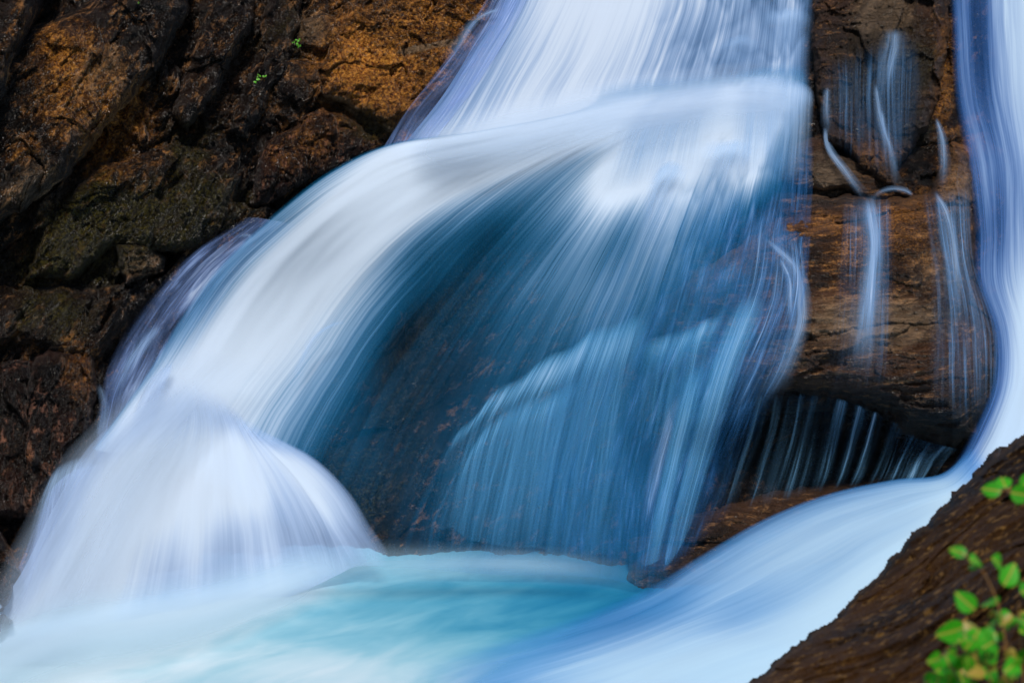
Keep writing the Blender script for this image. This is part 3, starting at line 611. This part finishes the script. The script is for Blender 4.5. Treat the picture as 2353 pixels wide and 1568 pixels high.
# pool
def pool():
    m, t = new_mat('pool_water'); b = NB(t)
    tc = b.n('ShaderNodeTexCoord').outputs['Object']
    mp = b.mapping(b.mapping(tc, rot=(0, 0, R(-38))), scale=(0.8, 1.7, 1))
    n1 = b.noise(mp, 1.3, 3, 0.5, 0.7); n2 = b.noise(mp, 4.0, 3, 0.5, 0.8)
    f = b.n('ShaderNodeAttribute', attribute_name='foam').outputs['Fac']
    ff = b.math('ADD', f, b.math('ADD', b.math('MULTIPLY', b.math('SUBTRACT', n1, 0.5), 0.6), b.math('MULTIPLY', b.math('SUBTRACT', n2, 0.5), 0.12)))
    r = b.n('ShaderNodeValToRGB'); b.l(ff, r.inputs[0])
    r.color_ramp.interpolation = 'B_SPLINE'
    el = r.color_ramp.elements
    el[0].position = 0.0; el[0].color = (0.001, 0.11, 0.26, 1)
    el[1].position = 1.0; el[1].color = (0.68, 0.80, 0.86, 1)
    for p, c in ((0.3, (0.015, 0.24, 0.41, 1)), (0.55, (0.13, 0.43, 0.57, 1)), (0.78, (0.33, 0.60, 0.70, 1))):
        e = el.new(p); e.color = c
    bs = b.n('ShaderNodeBsdfPrincipled'); b.l(r.outputs[0], bs.inputs['Base Color'])
    bs.inputs['Roughness'].default_value = 0.55; bs.inputs['Specular IOR Level'].default_value = 0.25
    o = b.n('ShaderNodeOutputMaterial'); b.l(bs.outputs[0], o.inputs[0])
    px, py = np.meshgrid(np.arange(-500, 2700, 8.0), np.concatenate([np.arange(1180, 1640, 5.0), np.arange(1640, 2600, 30.0)]))
    Y = ypool(py); P = pts(px, py, Y)
    # turbulent foam rising where the fall lands
    line = np.interp(px, [-300, 0, 300, 480, 650, 800, 1000, 1480], [1650, 1540, 1430, 1400, 1335, 1292, 1288, 1310])
    hgt = 0.03 * np.exp(-((py - line - 60) / 70.0) ** 2) * (1 - sstep(650, 900, px))
    z = hgt + 0.012 * fbm(np.stack([P[..., 0] * 0.5, P[..., 1] * 0.9, 0 * py], -1), 2) * (1 - 0.7 * sstep(900, 1300, px))
    P[..., 2] += z
    foam = np.interp(px, [-300, 300, 600, 850, 1100, 1300, 1500, 1800], [1.05, .95, .8, .58, .42, .22, .10, .2])
    foam = foam + 0.32 * sstep(1430, 1560, py) * sstep(500, 900, px)
    foam = foam + 0.35 * np.exp(-((py - line - 35) / 45.0) ** 2) * (1 - sstep(600, 860, px))
    o = fast_mesh('pool', P * S, grid_quads(*px.shape), m, {'foam': foam.ravel()})
    tag(o, 'turquoise churning plunge pool below the falls', 'water', kind='structure')
pool()

# strands and rivulets
def strands(name, label, items, mat, off):
    for k, (p, w, d) in enumerate(items):
        ribbon(p, w, d, off, mat, name, label, seed=k + 20)
rib = [
 ('rivulet','short white fork of water coming in from the right at the top of the brown boulder', [(2098,448),(2075,436),(2045,434),(2015,446),(1998,470)], [8,12,12,12,18], .8, 1.45),
 ('rivulet','threads of water falling from the fork at the top of the brown boulder', [(1990,452),(1998,500),(2006,560),(2000,640),(1990,740),(1978,860)], [22,30,34,40,50,60], 1.3, 1.6),
 ('rivulet','narrow trickle bending right down the black outcrop', [(2025,250),(2032,300),(2048,350),(2056,400),(2060,440)], [8,12,14,18,20], 1.0, 1.4),
 ('rivulet','thin white rivulet curving down over the tan ledge', [(1895,290),(1905,340),(1940,390),(1970,430),(1992,458)], [10,16,18,22,26], 2.2, 1.0),
 ('rivulet','white rivulet falling down the middle of the brown boulder', [(1995,445),(2005,500),(2010,560),(2003,630),(1995,700),(1985,790),(1975,880)], [26,36,40,44,60,70,80], 1.5, 1.55),
 ('rivulet','faint rivulet at the right side of the brown boulder', [(2145,440),(2170,480),(2185,540),(2195,640),(2200,760)], [10,22,30,40,50], 1.0, 1.5),
 ('rivulet','pair of fine rivulets at the left side of the brown boulder', [(1755,545),(1800,585),(1828,620),(1840,690),(1835,760),(1800,850),(1760,920)], [10,22,34,40,40,50,60], 1.5, 1.75),
 ('rivulet','short rivulet left of the brown boulder', [(1790,590),(1812,640),(1815,700),(1820,760)], [10,18,22,26], 1.3, 1.75),
 ('rivulet','thin trickle down the black outcrop', [(2010,190),(2020,260),(2035,320),(2045,400)], [12,20,24,30], 0.9, 1.4),
 ('rivulet','wide thin trickle below the pale cap of the black outcrop', [(2055,65),(2052,110),(2040,160),(2030,240)], [50,54,56,50], 0.7, 1.4),
 ('rivulet','faint trickle at the left of the black outcrop', [(1900,200),(1898,260),(1902,320)], [14,22,20], 0.9, 1.4),
 ('rivulet','fork of white water against the right of the black outcrop', [(2150,270),(2165,320),(2170,380),(2165,440)], [8,20,24,20], 1.0, 1.3),
 ('rivulet','hooked crest at the left side of the dark hollow', [(800,738),(760,748),(720,780),(690,840),(660,910)], [8,14,24,36,60], .6, 1.6),
 ('rivulet','fine streak left of the bright streak', [(1560,900),(1530,1000),(1500,1120),(1480,1220)], [30,34,34,30], .7, 1.85),
 ('rivulet','small trickle at the foot of the left cliff', [(226,880),(240,930),(236,990),(250,1055)], [14,20,34,50], .5, .9),
 ('rivulet','rivulet over the side stream beside the jet', [(540,545),(575,540),(560,570),(500,640),(430,740),(380,820)], [10,12,14,24,30,40], .8, 1.1),
 ('rivulet','short foaming step in the side stream', [(370,745),(330,790),(290,850),(265,920)], [20,34,30,40], .8, 1.1),
 ('rivulet','bent rivulet crossing the orange rock', [(1150,20),(1110,35),(1080,60),(1050,105),(1010,150)], [8,14,20,26,40], .9, 1.2),
]
def cascade(label, crest, v, dens, off, seed, fall=(1.0, .6, .35, .18, 0.0), sway=0.25, boost=True, mat=None, name='cascade', edge=.25):
    gs = []
    for k, c in enumerate(crest):
        vv = v[k] if isinstance(v, list) else v
        d = dens[k] if isinstance(dens, (list, tuple)) else dens
        g = [(c[0] - vv[0] * .12, c[1] - vv[1] * .10, 0.0)]
        for t, f in zip((0.04, .25, .5, .75, 1.0), fall):
            # thrown outwards first, then pulled down
            g.append((c[0] + vv[0] * (t ** (1 - sway)), c[1] + vv[1] * (t ** (1 + sway)), d * f))
        gs.append(g)
    return sheet(name, gs, mat or M_STEP, off, label, nt=60, ripple=0.03, boost=boost, seed=seed, edge=(edge, edge), cat='waterfall')
cascade('water breaking over the long slanted ledge under the fan',
    [(1500,774),(1455,770),(1400,792),(1350,798),(1300,836),(1240,856),(1185,898),(1130,922),(1085,975),(1040,1015),(1015,1090)],
    [(-60,500),(-80,500),(-100,490),(-110,460),(-120,420),(-120,390),(-110,340),(-90,290),(-70,240),(-50,190),(-30,120)],
    [.5,.9,1.0,1.0,1.1,1.1,1.0,.8,.55,.3,.1], 1.45, 50, fall=(.85, .24, .17, .12, .06), edge=.14, mat=M_LEDGE)
cascade('water crossing the lower lip of the slanted ledge', [(1350,880),(1270,925),(1180,955),(1110,1005),(1070,1070),(1050,1140)], [(-40,300),(-50,300),(-60,300),(-50,260),(-30,200),(-20,140)], .45, 1.5, 51, mat=M_LEDGE)
cascade('white step of water at the right of the fan', [(1470,800),(1520,790),(1580,775),(1620,752),(1665,742)], [(-30,200),(-40,230),(-50,240),(-50,230),(-50,210)], .6, 1.75, 54, fall=(1, .45, .3, .2, 0), mat=M_LEDGE)
cascade('bright torrent at the lower right of the fan', [(1660,760),(1690,738),(1725,732),(1755,745)], [(-130,480),(-160,560),(-160,520),(-150,420)], .85, 1.9, 55, fall=(.8, 1, .8, .5, .2), sway=.1, edge=.42, mat=M_LEDGE)
cascade('second torrent beside the bright torrent', [(1560,900),(1590,885),(1620,880)], [(-90,400),(-95,410),(-95,400)], .5, 1.9, 56, fall=(.6, 1, .8, .6, .3), sway=.05, edge=.42, mat=M_LEDGE)
for q, (cr, v, d) in enumerate([
  ([(1750,48),(1790,36),(1830,40),(1868,46)], (-6,170), 1.0),
  ([(1640,112),(1700,96),(1750,104)], (-14,120), .5),
  ([(1690,206),(1730,196),(1790,200),(1850,212),(1872,230)], [(-30,190),(-28,210),(-22,220),(-12,200),(-4,150)], 2.4),
  ([(1450,262),(1500,240),(1560,226),(1620,215),(1680,212)], [(-110,190),(-90,200),(-80,200),(-60,200),(-40,190)], 2.6),
  ([(1600,345),(1650,332),(1700,340),(1740,352)], (-40,170), 1.0), ([(1490,400),(1540,388),(1590,402)], (-60,200), 1.2)]):
    cascade('white water tumbling over a small rock step in the fall', cr if q in (2, 3) else [(x + (17 * k * k + 5 * q) % 13 - 6, y + (29 * k + 11 * q) % 19 - 9) for k, (x, y) in enumerate(cr)], v, d * .8, (1.2 if q < 4 else 1.35), 60 + q, edge=.48)
cascade('foaming curl of water over the rocks at the lower left', [(95,1150),(115,1108),(150,1083),(190,1074),(222,1088),(245,1120)], [(-60,220),(-55,250),(-45,260),(-35,250),(-25,220),(-10,180)], [.2,.5,.6,.7,.8,.6], 1.3, 82, boost=False, edge=.35)
cascade('foam where the jet meets the left cliff', [(330,900),(370,860),(400,850)], [(-60,200),(-70,210),(-50,220)], 1.2, 1.35, 84, boost=False, mat=M_SILK)
for k, (n, lab, p, w, d, of) in enumerate(rib):
    ribbon(p, w, d, of, M_STRAND, n, lab, seed=k + 20)
gl = [(-160,1560),(0,1500),(140,1440),(300,1412),(420,1392),(540,1362),(650,1325),(760,1293),(860,1284),(980,1282),(1120,1284),(1260,1290),(1400,1302),(1500,1330)]
sheet('foam_mist', [[(x, y + dy * (1.0 - 0.6 * min(k, 10) / 10), dd * (1.0 if k < 7 else 0.32)) for k, (x, y) in enumerate(gl)] for dy, dd in ((-95, 0), (-60, .25), (-20, .9), (25, 1.5), (75, .8), (140, 0))],
      water_material('mist_water', 1.0, 0.2, 1.0, thin=(0.46, 0.66, 0.80), thick=(0.64, 0.77, 0.88), seed=30), 1.9, 'soft foam rising where the lower burst meets the pool', nt=90, ripple=0.03, ends=(0.05, 0.2), seed=31, zl=0.22)
# curtain over the dark hollow
sheet('hollow_curtain', [
 [(1700,905,0.02),(1670,1000,0.02),(1640,1100,0.02),(1610,1200,0.01)],
 [(1790,905,0.02),(1770,1000,0.02),(1740,1100,0.02),(1710,1180,0.01)],
 [(1880,905,0.06),(1860,1000,0.03),(1840,1080,0.02),(1820,1150,0.02)],
 [(1970,928,0.08),(1950,1010,0.05),(1930,1080,0.03),(1910,1130,0.02)],
 [(2050,965,0.07),(2030,1030,0.03),(2010,1080,0.03),(1990,1120,0.02)],
 [(2110,1005,0.08),(2085,1050,0.04),(2070,1090,0.03),(2060,1110,0.02)],
 [(2200,1030,0.04),(2170,1060,0.04),(2150,1090,0.02),(2130,1110,0.02)],
], water_material('hollow_water', 13, 0.3, 6.5, broad=2.6, dist=0.5, thin=(0.16, 0.40, 0.66), seed=21), 1.0, 'fine curtain of drops in front of the dark hollow', nt=60, ripple=0.02, seed=14, ends=(0.03, 0.2))

# ------------------------------------------------------------------ plants
def leaf_material(name, c1, c2, vein):
    m, t = new_mat(name); b = NB(t)
    uv = b.n('ShaderNodeUVMap', uv_map='flow').outputs[0]
    sx = b.n('ShaderNodeSeparateXYZ'); b.l(uv, sx.inputs[0])
    tc = b.n('ShaderNodeTexCoord').outputs['Object']
    oi = b.n('ShaderNodeObjectInfo').outputs['Random']
    n = b.noise(tc, 26, 3, 0.6)
    c = b.mix(b.math('MULTIPLY', b.math('ADD', n, oi), 0.5), c1, c2)
    mid = b.maprange(b.math('ABSOLUTE', sx.outputs[0]), 0.02, 0.07, 1.0, 0.0)
    w = b.n('ShaderNodeMath', operation='SINE')
    b.l(b.math('MULTIPLY', b.math('SUBTRACT', sx.outputs[1], b.math('MULTIPLY', b.math('ABSOLUTE', sx.outputs[0]), 0.7)), 45.0), w.inputs[0])
    c = b.mix(b.math('MULTIPLY', b.maprange(w.outputs[0], 0.85, 1.0), 0.35), c, vein)
    c = b.mix(b.math('MULTIPLY', mid, 0.8), c, vein)
    d = b.n('ShaderNodeBsdfPrincipled'); b.l(c, d.inputs['Base Color']); d.inputs['Roughness'].default_value = 0.45
    tr = b.n('ShaderNodeBsdfTranslucent'); b.l(c, tr.inputs[0])
    mx = b.n('ShaderNodeMixShader'); mx.inputs[0].default_value = 0.4; b.l(d.outputs[0], mx.inputs[1]); b.l(tr.outputs[0], mx.inputs[2])
    o = b.n('ShaderNodeOutputMaterial'); b.l(mx.outputs[0], o.inputs[0]); return m
M_LEAF = leaf_material('green_leaf', (0.02, 0.34, 0.006), (0.07, 0.60, 0.014), (0.50, 0.42, 0.06))
M_LEAF2 = leaf_material('yellowing_leaf', (0.20, 0.26, 0.015), (0.50, 0.36, 0.05), (0.6, 0.35, 0.08))
ms, t = new_mat('stem'); b = NB(t)
bs = b.n('ShaderNodeBsdfPrincipled'); tc = b.n('ShaderNodeTexCoord').outputs['Object']
b.l(b.mix(b.noise(tc, 30), (0.22, 0.07, 0.03), (0.45, 0.25, 0.06)), bs.inputs['Base Color']); o = b.n('ShaderNodeOutputMaterial'); b.l(bs.outputs[0], o.inputs[0])
def leaf_mesh(mat, name='leaf', teeth=9, wid=0.42):
    """unit leaf along +Y, folded along its midrib, toothed edge"""
    n = teeth * 2; V = []; UV = []; Q = []
    for i in range(n + 1):
        t = i / n; w = wid * (math.sin(math.pi * t ** 0.75)) ** 0.75 if 0 < t < 1 else 0.0
        if i % 2: w *= 1.0
        elif 0 < t < 1: w *= 0.88
        zc = -0.18 * t * t
        for s in (-1, -0.5, 0, 0.5, 1):
            V.append((s * w, t, zc + 0.10 * abs(s) * w / wid - 0.03 * (abs(s) > .9))); UV.append((s * w, t))
    for i in range(n):
        for k in range(4):
            a = i * 5 + k; Q.append((a, a + 1, a + 6, a + 5))
    o = fast_mesh(name, V, Q, mat, uv=UV); me = o.data; bpy.data.objects.remove(o); return me
LM = [leaf_mesh(M_LEAF), leaf_mesh(M_LEAF2, wid=0.3), leaf_mesh(M_LEAF, teeth=6, wid=0.36)]
def tube(name, P, r0, r1, parent, mat):
    P = [Vector(p) for p in P]; V = []; Q = []; n = 6
    for i, p in enumerate(P):
        d = (P[min(i + 1, len(P) - 1)] - P[max(i - 1, 0)]).normalized(); a = d.orthogonal().normalized(); c = d.cross(a)
        r = r0 + (r1 - r0) * i / (len(P) - 1)
        for k in range(n):
            an = 2 * math.pi * k / n; V.append(p + (a * math.cos(an) + c * math.sin(an)) * r)
    for i in range(len(P) - 1):
        for k in range(n): Q.append((i * n + k, i * n + (k + 1) % n, (i + 1) * n + (k + 1) % n, (i + 1) * n + k))
    o = fast_mesh(name, [tuple(v) for v in V], Q, mat, parent=parent); return o
def add_leaf(root, pos, direc, normal, size, mesh):
    o = bpy.data.objects.new('leaf', mesh); COL.objects.link(o); o.parent = root
    y = Vector(direc).normalized(); z = Vector(normal); z = (z - y * z.dot(y)).normalized(); x = y.cross(z)
    M = Matrix((x, y, z)).transposed().to_4x4(); M = Matrix.Translation(Vector(pos)) @ M @ Matrix.Scale(size, 4)
    o.matrix_local = M; return o
def wp(x, y, Yd): return Vector(pts(x, y, Yd).tolist()) * S
def shrub(label, stems, leaves, rnd):
    """stems: lists of (x, y, Y); leaves: (x, y, Y, angle in picture, size in picture units, kind)"""
    rx, ry, rY = stems[0][0]
    base_p = wp(rx, ry, rY)
    root = bpy.data.objects.new('shrub', None); COL.objects.link(root); root.location = base_p
    tag(root, label, 'shrub')
    for st in stems:
        g, _ = resample(st, 14)
        tube('stem', [wp(*p) - base_p for p in g], 0.0032, 0.0014, root, ms)
    for (x, y, Yd, an, sz, k) in leaves:
        p = wp(x, y, Yd) - base_p
        q = wp(x + math.cos(R(an)) * 10, y - math.sin(R(an)) * 10, Yd + rnd.uniform(-.05, .05)) - base_p
        nrm = Vector((rnd.uniform(-.6, .6), -1.0, rnd.uniform(0.2, 1.3)))
        add_leaf(root, p, q - p, nrm, sz / F * Yd * S, LM[k])
    return root
rnd = random.Random(5)
Yp = 9.2
lv = [(2250,1290,Yp,150,52,0),(2300,1300,Yp,120,62,0),(2250,1300,Yp,165,50,2),(2220,1275,Yp,155,48,2),(2305,1345,Yp,60,64,0),(2290,1385,Yp,170,62,0),(2240,1400,Yp,140,64,0),(2215,1440,Yp,200,75,0),
      (2345,1360,Yp,20,60,0),(2340,1420,Yp,-30,62,0),(2290,1420,Yp,-120,70,0),(2175,1500,Yp,200,60,1)]
for k in range(88):
    x = rnd.uniform(2150, 2400); y = rnd.uniform(max(1400, 1400 + (2300 - x) * 0.7), 1600)
    lv.append((x, y, Yp + rnd.uniform(-.5, .5), rnd.choice([rnd.uniform(200, 290), rnd.uniform(30, 200)]), rnd.uniform(36, 70), rnd.choice([0, 0, 0, 2, 2, 1, 1])))
root1 = shrub('bright green leafy shrub growing over the near bank rock in the bottom right corner',
      [[(2330,1760,Yp + .2),(2320,1600,Yp),(2310,1480,Yp),(2290,1380,Yp),(2250,1300,Yp),(2200,1265,Yp)],
       [(2330,1760,Yp + .2),(2290,1600,Yp),(2250,1500,Yp),(2210,1440,Yp)],
       [(2330,1760,Yp + .2),(2350,1600,Yp),(2345,1480,Yp),(2340,1380,Yp)],
       [(2330,1760,Yp + .2),(2240,1640,Yp),(2200,1560,Yp),(2160,1500,Yp)]], lv, rnd)
Yq = 10.2
lv = [(2300,1128,Yq,170,52,0),(2310,1120,Yq,110,50,0),(2320,1130,Yq,-10,60,0),(2345,1120,Yq,40,55,0),(2330,1140,Yq,-60,45,0),(2380,1130,Yq,60,60,0),(2420,1150,Yq,80,60,0)]
root2 = shrub('small sprig of round green leaves at the right edge above the larger shrub',
      [[(2520,1500,Yq),(2480,1300,Yq),(2420,1180,Yq),(2360,1135,Yq),(2300,1125,Yq)]], lv, rnd)

def tuft(label, x, y, n, spread, seedv):
    r = random.Random(seedv); Yd = float(base(x, y)) - 1.35
    b0 = wp(x, y, Yd); root = bpy.data.objects.new('fern_tuft', None); COL.objects.link(root); root.location = b0
    tag(root, label, 'plant', 'small green tufts on the cliff')
    for k in range(n):
        p = wp(x + r.gauss(0, spread * .6), y + r.gauss(0, spread * .6), Yd + r.uniform(-.05, .05)) - b0
        a = r.uniform(0, 6.28)
        add_leaf(root, p, (math.cos(a), -.3, math.sin(a)), (r.uniform(-.5, .5), -1, .6), r.uniform(4, 7) / F * Yd * S, LM[2])
tuft('small green tuft under the little grey-brown boulder', 683, 100, 12, 9, 1)
tuft('small green tuft in the crack below the dark rounded boulder', 595, 180, 12, 9, 2)
tuft('scattered green tuft at the top edge above the orange slab', 300, 8, 16, 16, 3)
